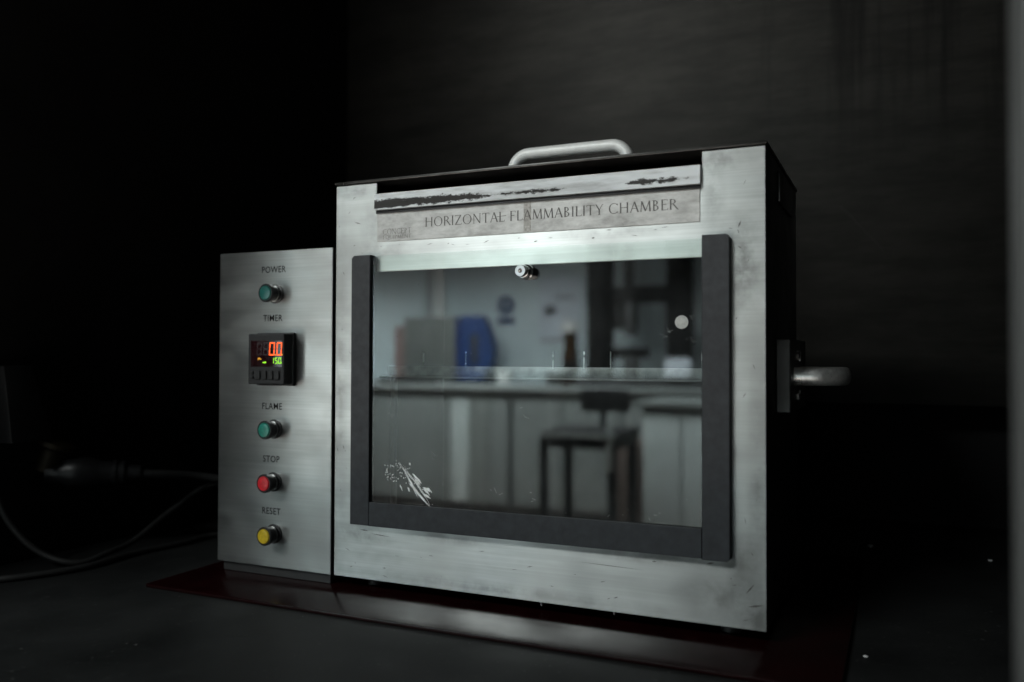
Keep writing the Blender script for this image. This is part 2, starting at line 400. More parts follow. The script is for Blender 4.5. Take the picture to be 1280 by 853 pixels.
TH, TN = .12, .055          # thick and thin strokes of the roman capitals
def glyph(ch):
    """roman capital as (list of polygons, advance); cap height 1"""
    P = []
    def st(x0, y0, x1, y1, w):                       # stroke, w measured horizontally
        P.append([(x0-w/2, y0), (x0+w/2, y0), (x1+w/2, y1), (x1-w/2, y1)])
    def hb(x0, x1, y, w=TN): P.append([(x0, y-w/2), (x1, y-w/2), (x1, y+w/2), (x0, y+w/2)])
    def sf(x, y, r=.12, up=True):                    # serif
        h = .035
        P.append([(x-r, y), (x+r, y), (x+r*.55, y+(h if up else -h)), (x-r*.55, y+(h if up else -h))])
    def stem(x, w=TH): st(x, 0, x, 1, w); sf(x, 0); sf(x, 1, up=False)
    def arc(cx, cy, rx, ry, a0, a1, wt=TH, wn=TN, n=18):
        for k in range(n):
            q = []
            for s, a in ((1, k), (1, k+1), (0, k+1), (0, k)):
                A = math.radians(a0+(a1-a0)*a/n); wd = wn+(wt-wn)*abs(math.cos(A))
                ex, ey = (rx, ry) if s else (rx-wd, ry-wn)
                q.append((cx+ex*math.cos(A), cy+ey*math.sin(A)))
            P.append(q)
    if ch == 'H': stem(.14); stem(.72); hb(.14, .72, .52); adv = .86
    elif ch == 'O': arc(.46, .5, .44, .515, 0, 360, n=28); adv = .92
    elif ch == 'Q': arc(.46, .5, .44, .515, 0, 360, n=28); st(.52, .02, .95, -.24, .12); adv = .95
    elif ch == 'R': stem(.14); arc(.16, .75, .40, .25, -90, 90); hb(.14, .2, .975); hb(.14, .2, .525); st(.36, .52, .72, 0, .13); sf(.74, 0, .07); adv = .74
    elif ch == 'I': stem(.14); adv = .28
    elif ch == 'Z': hb(.06, .68, .975); hb(.04, .70, .025); st(.10, .03, .62, .97, .13); st(.06, .84, .06, .98, .04); st(.70, .02, .70, .17, .04); adv = .74
    elif ch == 'N': stem(.14, TN*1.2); st(.12, 1, .74, 0, .13); st(.74, 0, .74, 1, TN*1.2); sf(.74, 1, up=False); adv = .88
    elif ch == 'T': stem(.36); hb(.02, .70, .975); st(.03, .82, .03, .99, .04); st(.69, .82, .69, .99, .04); adv = .72
    elif ch == 'A': st(.06, 0, .38, 1, TN*1.2); st(.38, 1, .70, 0, TH*1.1); hb(.18, .58, .36); sf(.06, 0, .10); sf(.70, 0, .10); adv = .76
    elif ch == 'L': stem(.14); hb(.14, .56, .025); st(.56, .01, .58, .18, .04); adv = .58
    elif ch == 'F': stem(.14); hb(.14, .54, .975); hb(.14, .44, .53); st(.54, .82, .54, .99, .04); st(.44, .45, .44, .61, .03); adv = .58
    elif ch == 'E': stem(.14); hb(.14, .56, .975); hb(.14, .46, .53); hb(.14, .58, .025); st(.56, .84, .56, .99, .04); st(.58, .01, .60, .17, .04); st(.46, .45, .46, .61, .03); adv = .62
    elif ch == 'M': st(.10, 0, .16, 1, TN*1.2); st(.16, 1, .48, .05, TH*1.1); st(.48, .05, .80, 1, TN*1.2); st(.80, 1, .86, 0, TH); sf(.10, 0, .10); sf(.86, 0, .12); adv = .96
    elif ch == 'B': stem(.14); arc(.14, .765, .34, .235, -90, 90); arc(.14, .27, .40, .27, -90, 90); adv = .62
    elif ch == 'Y': st(.35, 0, .35, .48, TH); st(.35, .46, .06, 1, TH); st(.35, .46, .64, 1, TN*1.2); sf(.35, 0); sf(.06, 1, .10, False); sf(.64, 1, .10, False); adv = .68
    elif ch == 'C': arc(.46, .5, .44, .515, 42, 318, n=26); st(.78, .74, .78, .96, .04); st(.78, .04, .78, .22, .03); adv = .82
    elif ch == 'P': stem(.14); arc(.16, .73, .38, .27, -90, 90); hb(.14, .2, .975); hb(.14, .2, .485); adv = .60
    elif ch == 'U': st(.12, .35, .12, 1, TH); arc(.40, .35, .335, .36, 180, 360); st(.70, .35, .70, 1, TN*1.2); sf(.12, 1, up=False); sf(.70, 1, up=False); adv = .82
    else: adv = .34
    return P, adv+.07
def roman(name, text, x0, x1, z, h, y, mat, parent, hz=0., big=()):
    gs = [glyph(c) for c in text]; tot = 0
    for i, g in enumerate(gs): tot += g[1]*(1.12 if i in big else 1)
    sx = (x1-x0)/tot; pen = x0; mb = MB(); k = 0
    for i, (P, a) in enumerate(gs):
        f = 1.12 if i in big else 1
        for p in P:
            mb.poly([(pen+px*sx*f, y-k*2e-8, z+hz*(pen-x0)+py*h*f) for px, py in p]); k += 1
        pen += a*sx*f
    return mb.build(name, mat, parent, smooth=False)

# ================================================================== THE HOOD (setting)
WT = -.0135                                            # worktop level
struct(MB().box((-.40, -.42, WT-.03), (.66, .62, WT), .003).build('worktop', 'worktop'))
bw = struct(MB().box((-.46, .52, .143), (.66, .524, 1.25), .001).build('hood_back_wall', 'backwall'))
rw = random.Random(11); sc_ = MB()
for (x0, z0, x1, z1) in ((.405, .395, .455, .335), (.33, .44, .345, .40)):
    n_ = 8; pr = [(x0+(x1-x0)*k/n_+rw.gauss(0, .0004), z0+(z1-z0)*k/n_+.001*math.sin(math.pi*k/n_)) for k in range(n_+1)]
    for a, b in zip(pr, pr[1:]): sc_.poly([(a[0], .5197, a[1]), (b[0], .5197, b[1]), (b[0], .5197, b[1]+.0005), (a[0], .5197, a[1]+.0005)])
sc_.build('scratches', 'scratch_bare', bw, smooth=False, kind='stuff')
struct(MB().box((-.46, .585, WT-.02), (.66, .59, .20)).build('hood_lower_baffle', 'hood_side'))
struct(MB().box((-.385, -.38, WT-.03), (-.360, .60, 1.25), .001).build('hood_left_wall', 'hood_side'))
struct(MB().box((.622, -.30, WT-.03), (.66, .60, 1.25), .001).build('hood_right_wall', 'hood_side'))
struct(MB().box((-.46, -.38, 1.25), (.66, .62, 1.28)).build('hood_ceiling', 'hood_side'))
post = MB().box((.5085, -.345, WT), (.620, -.302, 1.25), .004).build('hood_post', 'post')
tag(post, 'blurred grey upright of the hood opening at the right edge of the frame', 'post')

# ================================================================== LAB behind the camera (seen reflected in the glass)
FL = -.98
struct(MB().box((-5.5, -5.75, FL-.02), (1.6, -.5, FL)).build('lab_floor', 'lab_floor'))
struct(MB().box((-5.5, -5.8, FL), (1.6, -5.7, 2.0)).build('lab_wall', 'lab_wall'))
o = MB().box((-3.12, -5.70, .02), (-3.02, -5.64, 2.0), .006).build('wall_conduit', 'lab_trim'); tag(o, 'white vertical conduit on the lab wall behind the grey cabinet, reflected in the glass', 'conduit')
o = MB().box((-3.21, -5.70, .02), (-3.125, -5.66, 2.0), .006).build('wall_channel', 'lab_flat_grey'); tag(o, 'narrow grey wall channel beside the white conduit, reflected in the glass', 'channel')
# bench run
bench = thing('lab_bench', (-2.3, -5.4, FL), 'long grey lab bench with cupboards along the far wall, reflected in the glass', 'bench')
MB().box((-4.6, -5.69, -.045), (-.3, -5.08, -.005), .004).build('bench_top', 'lab_top', bench)
MB().box((-4.6, -5.69, FL), (-.3, -5.16, -.90)).build('plinth', 'lab_bench_dark', bench)
for x0, x1, mt in ((-4.1, -3.36, 'lab_bench'), (-3.35, -2.68, 'lab_bench'), (-2.665, -2.51, 'lab_white'), (-2.50, -2.345, 'lab_grey'), (-2.335, -2.18, 'lab_bench'), (-2.135, -1.76, 'lab_bench'), (-1.75, -1.3, 'lab_bench'), (-1.29, -.8, 'lab_bench')):
    d = MB().box((x0, -5.68, -.895), (x1, -5.12, -.11), .004).build('cupboard_door', mt, bench)
MB().box((-4.6, -5.68, -.105), (-.3, -5.14, -.05)).build('top_rail', 'lab_bench', bench)
# grey cabinet and blue device
g = thing('grey_cabinet', (-3.0, -5.5, -.005), 'square grey enamelled cabinet on the lab bench left of the blue device, reflected', 'cabinet')
MB().box((-3.26, -5.66, .01), (-2.775, -5.40, .525), .008).build('case', 'lab_grey', g)
for x in (-3.22, -2.82): MB().box((x-.02, -5.62, -.004), (x+.02, -5.44, .0095)).build('foot', 'lab_dark', g)
r = MB().box((-3.40, -5.66, -.004), (-3.29, -5.48, .46), .01).build('red_box', 'pink'); tag(r, 'dull red upright box beside the grey cabinet, reflected at left of the glass', 'box')
b_ = thing('blue_device', (-2.6, -5.5, -.005), 'bright blue rounded device with a dark slot on the lab bench, reflected', 'device')
pts = [(-2.765, -5.40, .0), (-2.53, -5.40, .0), (-2.49, -5.40, .12), (-2.44, -5.40, .20), (-2.44, -5.40, .27), (-2.49, -5.40, .34), (-2.51, -5.40, .46), (-2.55, -5.40, .52), (-2.72, -5.40, .525), (-2.765, -5.40, .49)]
MB().prism([(x, y, z+.012) for x, y, z in pts], (0, -.12, 0), .015).build('shell', 'lab_blue', b_)
MB().box((-2.63, -5.398, .15), (-2.57, -5.385, .38), .006).build('slot_cover', 'lab_mid', b_)
MB().box((-2.765, -5.397, .03), (-2.735, -5.385, .50), .004).build('edge_trim', 'sign_blue', b_)
MB().box((-2.74, -5.62, -.004), (-2.50, -5.42, .0115)).build('foot', 'lab_dark', b_)
# safety sign and papers
s_ = thing('safety_sign', (-2.463, -5.70, .48), 'white wall sign with a dark blue disc and bar, reflected beneath the knob', 'sign')
MB().box((-2.56, -5.697, .455), (-2.365, -5.69, .72)).build('board', 'lab_wall', s_)
ring = MB()
for k in range(24):
    a0, a1 = 2*math.pi*k/24, 2*math.pi*(k+1)/24
    ring.prism([(-2.463+.078*math.cos(a0), -5.689, .625+.078*math.sin(a0)), (-2.463+.078*math.cos(a1), -5.689, .625+.078*math.sin(a1)),
                (-2.463+.026*math.cos(a1), -5.689, .625+.026*math.sin(a1)), (-2.463+.026*math.cos(a0), -5.689, .625+.026*math.sin(a0))], (0, .003, 0))
ring.build('blue_ring', 'sign_blue', s_, smooth=False)
MB().box((-2.54, -5.689, .475), (-2.385, -5.686, .525)).build('caption_bar', 'sign_blue', s_)
p_ = thing('pinned_notice', (-1.95, -5.70, .3), 'pale blue paper notice with dark heading pinned to the lab wall, reflected', 'notice')
MB().box((-2.17, -5.696, .30), (-1.80, -5.69, .84)).build('sheet', 'lab_sheet', p_)
MB().box((-2.12, -5.689, .54), (-2.03, -5.686, .61)).build('dark_picture', 'lab_mid', p_)
MB().box((-2.16, -5.689, .32), (-1.90, -5.686, .36)).build('heading_bar', 'lab_flat_grey', p_)
MB().box((-2.02, -5.689, .66), (-1.85, -5.686, .69)).build('text_line', 'lab_flat_grey', p_)
# tensile tester: two columns, crosshead, grips
t_ = thing('testing_machine', (-1.2, -5.3, -.005), 'tall black twin-column testing machine on the lab bench, reflected at right of the glass', 'machine')
MB().box((-1.66, -5.60, -.004), (-.70, -5.10, .055), .01).build('base', 'lab_mid', t_)
MB().box((-1.585, -5.34, .056), (-1.43, -5.18, 1.55), .008).build('column', 'lab_dark', t_)
MB().box((-1.0, -5.34, .056), (-.845, -5.18, 1.55), .008).build('column', 'lab_dark', t_)
MB().box((-1.43, -5.33, .59), (-1.0, -5.19, .71), .01).build('crosshead', 'lab_dark', t_)
MB().lathe((-1.29, -5.26, .71), (0, 0, 1), [(0, 0), (0, .035), (.30, .035), (.30, 0)], 20).build('load_cell', 'lab_dark', t_)
MB().box((-1.31, -5.30, .36), (-1.23, -5.20, .588), .012).build('upper_grip', 'lab_mid', t_)
MB().box((-1.40, -5.30, .20), (-1.15, -5.20, .27), .012).build('lower_grip', 'lab_dark', t_)
MB().box((-1.32, -5.29, .057), (-1.22, -5.21, .199), .01).build('grip_stem', 'lab_mid', t_)
MB().box((-1.40, -5.31, .40), (-1.335, -5.21, .588), .01).build('side_arm', 'lab_dark', t_)
# bottle
q_ = thing('reagent_bottle', (-1.70, -5.18, -.005), 'amber bottle with a white cap on the lab bench, reflected beside the black column', 'bottle')
MB().lathe((-1.70, -5.16, -.004), (0, 0, 1), [(0, 0), (0, .055), (.005, .06), (.22, .06), (.27, .046), (.385, .046), (.385, 0)], 24).build('glass_body', 'amber_glass', q_)
MB().lathe((-1.70, -5.16, .382), (0, 0, 1), [(0, 0), (0, .062), (.070, .062), (.080, .054), (.080, 0)], 24).build('cap', 'pure_white', q_)
MB().lathe((-1.70, -5.16, .03), (0, 0, 1), [(0, .0605), (.0, .0615), (.15, .0615), (.15, .0605)], 24).build('paper_label', 'lab_dark', q_)
o = MB().box((-.99, -5.14, .058), (-.80, -5.06, .20), .03).build('cloth_bundle', 'lab_sheet'); tag(o, 'pale blue folded cloth at the foot of the black machine, reflected', 'cloth')
o = MB().box((-3.34, -5.24, -.004), (-2.86, -5.12, .035), .006).build('instrument_tray', 'lab_dark'); tag(o, 'low black tray on the bench front below the grey cabinet, reflected', 'tray')
o = MB().lathe((-2.30, -5.30, -.004), (0, 0, 1), [(0, 0), (0, .05), (.10, .055), (.105, .05), (.105, 0)], 20).build('white_jar', 'pure_white'); tag(o, 'small white jar on the bench right of the blue device, reflected', 'jar')
o = MB().box((-1.90, -5.30, -.004), (-1.80, -5.18, .09), .006).build('dark_block', 'lab_mid'); tag(o, 'small dark block on the bench left of the amber bottle, reflected', 'block')
# chair
c_ = thing('lab_chair', (-.95, -3.6, FL), 'black lab chair with a pale seat rail in front of the bench, reflected', 'chair')
MB().box((-1.07, -3.66, -.085), (-.80, -3.62, .035), .015).build('backrest', 'lab_dark', c_)
MB().box((-1.13, -3.62, -.19), (-.74, -3.22, -.155), .01).build('seat', 'lab_dark', c_)
MB().box((-1.12, -3.60, -.24), (-.75, -3.24, -.191), .01).build('seat_pad', 'lab_dark', c_)
for x in (-1.125, -.775):
    for y in (-3.26, -3.60):
        MB().box((x-.02, y-.02, FL), (x+.02, y+.02, -.195), .004).build('leg', 'lab_dark', c_)
MB().box((-1.13, -3.218, -.185), (-.74, -3.208, -.165)).build('edge_trim', 'lab_white', c_)
MB().box((-.96, -3.65, -.19), (-.90, -3.63, -.08)).build('back_stem', 'lab_dark', c_)
MB().box((-1.1, -3.6, -.70), (-.8, -3.58, -.66)).build('stretcher', 'lab_orange', c_)
MB().box((-.795, -3.24, -.34), (-.765, -3.22, -.06), .006).build('arm_post', 'lab_white', c_)
o = MB().box((-1.06, -4.55, FL), (-.83, -4.15, -.30), .02).build('darkening_box', 'lab_orange'); tag(o, 'dark brown box added to darken the space behind the legs of the black chair, reflected', 'added box')  # box added to deepen the dark gap between the chair legs
# white cupboard, nearer
k_ = thing('white_cupboard', (-.5, -4.1, FL), 'white laminate cupboard right of the black chair, reflected at lower right of the glass', 'cupboard')
MB().box((-.81, -4.45, FL+.06), (-.02, -3.92, -.07), .004).build('carcass', 'lab_bench', k_)
MB().box((-.805, -3.918, FL+.09), (-.60, -3.90, -.11), .003).build('door', 'lab_white', k_)
MB().box((-.59, -3.918, FL+.09), (-.05, -3.90, -.11), .003).build('door', 'lab_white', k_)
MB().box((-.84, -4.47, -.068), (0, -3.88, -.035), .004).build('counter', 'lab_bench', k_)
MB().box((-.78, -4.4, FL), (-.04, -3.97, FL+.058)).build('plinth', 'lab_bench_dark', k_)

# ================================================================== RED SHEET UNDER THE CHAMBER
o = MB().box((-.162, -.0665, WT+.0003), (.438, .33, -.010), .0006).build('red_base_sheet', 'red_sheet')
tag(o, 'thin glossy dark red sheet lying under the chamber and control box', 'sheet')

# ================================================================== FLAMMABILITY CHAMBER
W, H, D = .384, .36, .20
ch = thing('flammability_chamber', (W/2, D/2, -.010), 'brushed steel flammability test chamber with a large glass window and top handle', 'test chamber')
xs = [0, .036, .0445, .3368, .345, W]; zs = [0, .060, .2766, .3465, .3572]
holes = {(1,1),(2,1),(3,1),(2,3)}
grid_plate(xs, zs, holes, 0, .0015).build('front_panel', 'steel_h', ch, smooth=False)
sf_ = MB(); rs_ = random.Random(21)
def dash(x, z, l, a, w):
    dx, dz = math.cos(a)*l/2, math.sin(a)*l/2; nx, nz = -math.sin(a)*w/2, math.cos(a)*w/2
    sf_.poly([(x-dx, -.00012, z-dz), (x+nx, -.00012, z+nz), (x+dx, -.00012, z+dz), (x-nx, -.00012, z-nz)])
for x, z, l, a, w in ((.265, .036, .055, -.02, .0005), (.30, .043, .004, .1, .0012), (.033, .044, .010, -.05, .0011), (.05, .041, .022, -.06, .0008), (.343, .046, .006, .2, .0016), (.024, .322, .008, -.3, .001),
                      (.118, .2985, .002, .5, .0008), (.25, .296, .003, .1, .0012), (.20, .296, .004, .2, .0009), (.365, .30, .006, 1.2, .0012), (.372, .03, .010, .9, .0012), (.376, .018, .012, .2, .0016)):
    dash(x, z, l, a, w)
for k in range(34):
    zz = rs_.choice([rs_.uniform(.004, .046), rs_.uniform(.294, .302)]); dash(rs_.uniform(.01, .375), zz, rs_.uniform(.001, .007), rs_.gauss(0, .25), rs_.uniform(.0003, .0008))
for k in range(24):
    dash(rs_.choice([rs_.uniform(.003, .020), rs_.uniform(.361, .381)]), rs_.uniform(.05, .35), rs_.uniform(.001, .006), rs_.gauss(1.5, .5), rs_.uniform(.0003, .0008))
sf_.build('scuff_marks', 'scuff', ch, smooth=False, kind='stuff')
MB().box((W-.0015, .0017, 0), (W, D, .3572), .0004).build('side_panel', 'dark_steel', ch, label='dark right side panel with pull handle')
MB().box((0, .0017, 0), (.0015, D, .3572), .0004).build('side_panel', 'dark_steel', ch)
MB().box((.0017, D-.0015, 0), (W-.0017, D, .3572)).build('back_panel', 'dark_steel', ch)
MB().box((.0017, .0017, .0002), (W-.0017, D-.0017, .0015)).build('floor_panel', 'soot', ch)
ln = MB()                                               # inner lining
ln.box((.003, .004, .003), (.0045, D-.004, .352)); ln.box((W-.0045, .004, .003), (W-.003, D-.004, .352)); ln.box((.005, D-.0045, .003), (W-.005, D-.003, .352))
ln.box((.005, .03, .3525), (W-.005, D-.005, .354))
ln.build('inner_lining', 'soot', ch)
lid = MB().box((-.0008, -.002, .3580), (W+.0012, D+.002, .3606), .0007).build('lid', 'lid_black', ch)
hp = []
zt, zb, xl, xr, yh, rad = .3900, .3612, .143, .2555, .08, .016
hp.append((xl, yh, zb))
for k in range(9):
    a = math.pi/2*k/8; hp.append((xl+rad-rad*math.cos(a), yh, zt-rad+rad*math.sin(a)))
for k in range(9):
    a = math.pi/2*k/8; hp.append((xr-rad+rad*math.sin(a), yh, zt-rad+rad*math.cos(a)))
hp.append((xr, yh, zb))
def tube_xz(mb, pts, r, n=18):                           # tube whose path lies in an XZ plane
    rings = []; P = [Vector(p) for p in pts]
    for i, p in enumerate(P):
        t = (P[min(i+1, len(P)-1)]-P[max(i-1, 0)]).normalized(); u = Vector((0, 1, 0)); v = t.cross(u)
        rings.append([mb.bm.verts.new(p+u*r*math.cos(2*math.pi*k/n)+v*r*math.sin(2*math.pi*k/n)) for k in range(n)])
    for A, B in zip(rings, rings[1:]):
        for k in range(n): mb.bm.faces.new((A[k], A[(k+1)%n], B[(k+1)%n], B[k]))
    mb.bm.faces.new(rings[0]); mb.bm.faces.new(rings[-1]); return mb
tube_xz(MB(), hp, .0054).build('lid_handle', 'handle_steel', lid)
# scraped strip and name plate between the corner posts
st = MB().prism([(.0446, -.0002, .3470), (.0446, -.0045, .3462), (.0446, -.0052, .3318), (.0446, -.0002, .3318)], (.3367-.0446, 0, 0), .0004)
st.build('scraped_strip', 'strip', ch, smooth=False)
npl = MB().box((.0453, -.0009, .3036), (.3356, -.0001, .3312), .0002).build('name_plate', 'name_plate', ch, smooth=False)
MB().box((.0450, -.0026, .3287), (.3362, -.0010, .3316), .0003).build('shade_strip', 'black_plastic', ch)  # black strip standing in for the shade below the scraped strip
y_ = -.00105
roman('title_lettering', 'HORIZONTAL FLAMMABILITY CHAMBER', .0950, .3196, .3141, .0083, y_, 'ink_worn', npl)
roman('maker_lettering', 'CONCEPT', .0515, .0815, .3098, .0048, y_, 'ink_faint', npl)
roman('maker_lettering', 'EQUIPMENT', .0515, .0815, .3056, .0034, y_, 'ink_faint', npl)
sc = MB()
sc.poly([(.1645, y_-1e-5, .3183), (.1735, y_-1e-5, .3187), (.1735, y_-1e-5, .3191), (.1645, y_-1e-5, .3187)])
sc.build('scratch', 'ink_worn', npl, smooth=False)
tp = MB(); tp.box((.1895, -.00100, .3040), (.1962, -.00092, .3300)); tp.build('tape_stain', 'tape_grey', npl)
# window channels
CF = -.009
MB().prism([(.0236, CF, .0502), (.0434, CF, .0502), (.0434, CF, .2912), (.0262, CF, .2912), (.0236, CF, .2888)], (0, -CF-.0002, 0), .0005).build('window_channel', 'plastic_grey', ch, smooth=False)
MB().prism([(.3386, CF, .0500), (.3568, CF, .0500), (.3590, CF, .0522), (.3590, CF, .2896), (.3568, CF, .2922), (.3386, CF, .2922)], (0, -CF-.0002, 0), .0005).build('window_channel', 'plastic_grey', ch, smooth=False)
MB().prism([(.0437, CF, .0500), (.3383, CF, .0508), (.3383, CF, .0732), (.0437, CF, .0712)], (0, .0022, 0), .0004).build('window_channel', 'plastic_grey', ch, smooth=False)
MB().box((.0437, CF+.0023, .0515), (.3383, -.0002, .064)).build('channel_backing', 'plastic_grey', ch)
# glass with its knob and marks
GY0, GY1 = -.0060, -.0030
gl = MB().box((.0440, GY0, .0645), (.3379, GY1, .2903)).build('glass_pane', 'glass', ch, smooth=False)
MB().lathe((.1955, GY0, .2699), (0, -1, 0), [(.0001, 0), (.0001, .0062), (.0035, .0062), (.004, .0052), (.0105, .0052), (.0105, .0048), (.0150, .0048), (.0156, .0044), (.0156, .0019), (.0095, .0019), (.0095, 0)], 32).build('knob', 'chrome', gl)
def on_glass(px, py):                                     # picture-plane sketch coordinates (pixels) to the pane, for the marks' layout
    return (.0620+(px-490)*.000805, .0981-(py-590)*.00073)
def mark(mb, pts, w0, w1=None, y=GY0-.0002):
    w1 = w0 if w1 is None else w1
    for i in range(len(pts)-1):
        (x0, z0), (x1, z1) = pts[i], pts[i+1]
        d = Vector((x1-x0, z1-z0)); n = Vector((-d.y, d.x)).normalized()
        f0 = w0+(w1-w0)*i/max(1, len(pts)-1); f1 = w0+(w1-w0)*(i+1)/max(1, len(pts)-1)
        mb.poly([(x0-n.x*f0/2, y, z0-n.y*f0/2), (x1-n.x*f1/2, y, z1-n.y*f1/2), (x1+n.x*f1/2, y, z1+n.y*f1/2), (x0+n.x*f0/2, y, z0+n.y*f0/2)])
rs = MB(); rng = random.Random(3)
for path, wd in (([(503,576),(510,586),(519,600),(523,606),(533,617),(540,624),(546,632)], 1.5), ([(508,577),(516,590),(525,599),(534,611),(541,620),(547,631)], 1.0),
                 ([(519,589),(527,596),(533,603)], 2.6), ([(524,596),(531,602)], 1.8), ([(534,606),(541,609),(546,615)], 3.2), ([(536,612),(545,617)], 1.6),
                 ([(505,604),(509,612)], 2.0), ([(515,606),(518,612)], 1.4), ([(517,576),(518,580)], 1.4), ([(515,597),(523,606),(530,618)], 1.1)):
    P3 = spline([(x, y, 0) for x, y in path], 7) if len(path) > 2 else [Vector((path[0][0]+(path[1][0]-path[0][0])*k/6, path[0][1]+(path[1][1]-path[0][1])*k/6, 0)) for k in range(7)]
    for strand in range(3):                                       # each streak is a few torn strands of film
        ox, oy = rng.gauss(0, .5)*wd, rng.gauss(0, .35)*wd; t0 = rng.uniform(0, .25); t1 = rng.uniform(.7, 1)
        seg = P3[int(t0*(len(P3)-1)):int(t1*(len(P3)-1))+1]; n_ = max(1, len(seg)-1)
        q = [on_glass(c.x+ox+rng.uniform(-.25, .25), c.y+oy+rng.uniform(-.2, .2)) for c in seg]
        ph = rng.uniform(0, 6)
        wf = lambda i: wd*.00055*max(.12, math.sin(math.pi*min(1, (i+.3)/(n_+.6))))*(1+.45*math.sin(ph+i*.9))
        for i in range(len(q)-1): mark(rs, [q[i], q[i+1]], wf(i), wf(i+1), GY0-.0002-strand*.00005)
for k in range(75):
    a, r = rng.uniform(0, 6.28), rng.gauss(1, .22)
    px, py = 499+11*r*math.cos(a), 589+9*r*math.sin(a)
    x, z = on_glass(px, py); mark(rs, [(x, z), (x+rng.uniform(-.001, .001), z+rng.uniform(-.001, .001))], rng.uniform(.0002, .0008))
for k in range(40):
    t = rng.random(); x, z = on_glass(503+44*t+rng.gauss(0, 4), 577+54*t+rng.gauss(0, 4))
    mark(rs, [(x, z), (x+rng.uniform(-.0009, .0009), z+rng.uniform(-.0012, .0003))], rng.uniform(.0002, .0006))
rs.build('adhesive_residue', 'white_residue', gl, smooth=False)
dk = MB().lathe((.3228, GY0-.00012, .2272), (0, -1, 0), [(0, 0), (0, .0051), (.00015, .0049), (.00015, 0)], 28).build('round_sticker', 'paper', gl)
ds = MB()
for k in range(150):
    x, z = rng.uniform(.047, .335), .073+(.2-.0)*rng.random()**1.6
    r = rng.uniform(.0001, .00032)
    mark(ds, [(x, z), (x+rng.uniform(-1, 1)*r*3, z+rng.uniform(-1, 1)*r*3)], r)
for cx, cz in ((.312, .222), (.330, .232), (.305, .216), (.328, .214), (.2, .085), (.165, .09), (.30, .080), (.108, .116), (.19, .155), (.06, .15)):
    for k in range(3):
        x, z = cx+rng.gauss(0, .003), cz+rng.gauss(0, .003); mark(ds, [(x, z), (x+rng.uniform(.001, .005), z-rng.uniform(-.002, .005))], .00028)
ds.build('dust_and_scratches', 'haze_residue', gl, smooth=False, kind='stuff')
# fittings on the right side
br = MB().box((W+.0002, .050, .157), (.3955, .165, .2155), .001).build('handle_bracket', 'dark_steel', ch, smooth=False)
for z in (.170, .202):
    MB().lathe((.3955, .085, z), (1, 0, 0), [(0, 0), (0, .005), (.003, .005), (.004, .0035), (.004, 0)], 6).build('bolt', 'chrome', br)
hb = [(.395, .075, .1855)]
for k in range(13):
    a = math.pi*k/12; hb.append((.410+.023*math.sin(a), .0995-.0245*math.cos(a), .1855))
hb.append((.395, .124, .1855))
MB().tube(hb, 0, 20, flat=(.0042, .0074)).build('pull_handle', 'pull_steel', br)
MB().box((W+.0002, .064, .326), (.3866, .150, .351), .0008).build('side_plate', 'dark_steel', ch)
# feet and bolts underneath
for x, y in ((.03, .025), (W-.03, .025), (.03, D-.025), (W-.03, D-.025)):
    MB().lathe((x, y, 0), (0, 0, -1), [(0, 0), (0, .007), (.009, .008), (.0098, .0075), (.0098, 0)], 20).build('foot', 'rubber', ch)
for x, y in ((.045, .020), (.2023, .010), (.2643, .012)):
    MB().lathe((x, y, 0), (0, 0, -1), [(0, 0), (0, .0028), (.0025, .0028), (.0025, .0014), (.0055, .0014), (.006, 0)], 12).build('bolt', 'chrome', ch)

# specimen holder inside the chamber
sh = thing('specimen_holder', (W/2, .08, .003), 'flat steel specimen rail with upright pins inside the chamber, behind the glass', 'holder')
MB().box((.006, .0800, .1795), (W-.006, .0812, .1912), .0003).build('rail', 'rail_steel', sh)
MB().box((.006, .0640, .1800), (W-.006, .0798, .1810), .0003).build('rail_flange', 'rail_steel', sh)
for x in (.047, .094, .184, .214, .239, .320):
    MB().lathe((x, .0795, .1900), (0, 0, 1), [(0, 0), (0, .00045), (.0150, .00045), (.0156, 0)], 10).build('pin', 'steel_fine', sh)
for x in (.008, W-.013):
    MB().box((x, .0815, .0032), (x+.005, .0865, .1910), .0004).build('upright', 'dark_steel', sh)

# ================================================================== CONTROL BOX
cx0, cx1, cz0, cz1 = -.1393, -.0036, -.0002, .3015
cb = thing('control_box', ((cx0+cx1)/2, .08, -.010), 'narrow brushed steel control box with four buttons and a timer, left of the chamber', 'control box')
MB().box((cx0, 0, cz0), (cx1, .0015, cz1), .0007).build('front_panel', 'steel_v', cb, smooth=False)
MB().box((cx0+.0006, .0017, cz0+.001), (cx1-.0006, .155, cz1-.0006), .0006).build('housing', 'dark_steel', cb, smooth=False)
MB().box((cx0+.004, .005, -.0095), (cx1-.004, .15, -.0004)).build('foot_rail', 'rubber', cb)
for body, x, z in (('POWER', -.0724, .2806), ('TIMER', -.0729, .2340), ('FLAME', -.0730, .1498), ('STOP', -.0734, .0995), ('RESET', -.0729, .0500)):
    sans('lettering', body, .0088, (x, -.00012, z), 'ink', cb)
def button(x, z, mat, word):
    bt = MB().lathe((x, -.0001, z), (0, -1, 0), [(0, 0), (0, .0092), (.0012, .0092), (.0016, .0076), (.0105, .0076), (.0108, .0088), (.0142, .0088), (.0150, .0080), (.0150, .0072), (.0140, .0070), (.0140, 0)], 40).build('push_button', 'black_plastic', cb, label='push button with %s lens' % word)
    MB().lathe((x, -.0142, z), (0, -1, 0), [(0, 0), (0, .0069), (.0008, .0069), (.0016, .0062), (.0018, .004), (.0018, 0)], 36).build('lens', mat, bt)
    MB().lathe((x, -.0050, z), (0, -1, 0), [(0, .0077), (0, .0080), (.0008, .0080), (.0008, .0077)], 36).build('collar', 'chrome', bt)
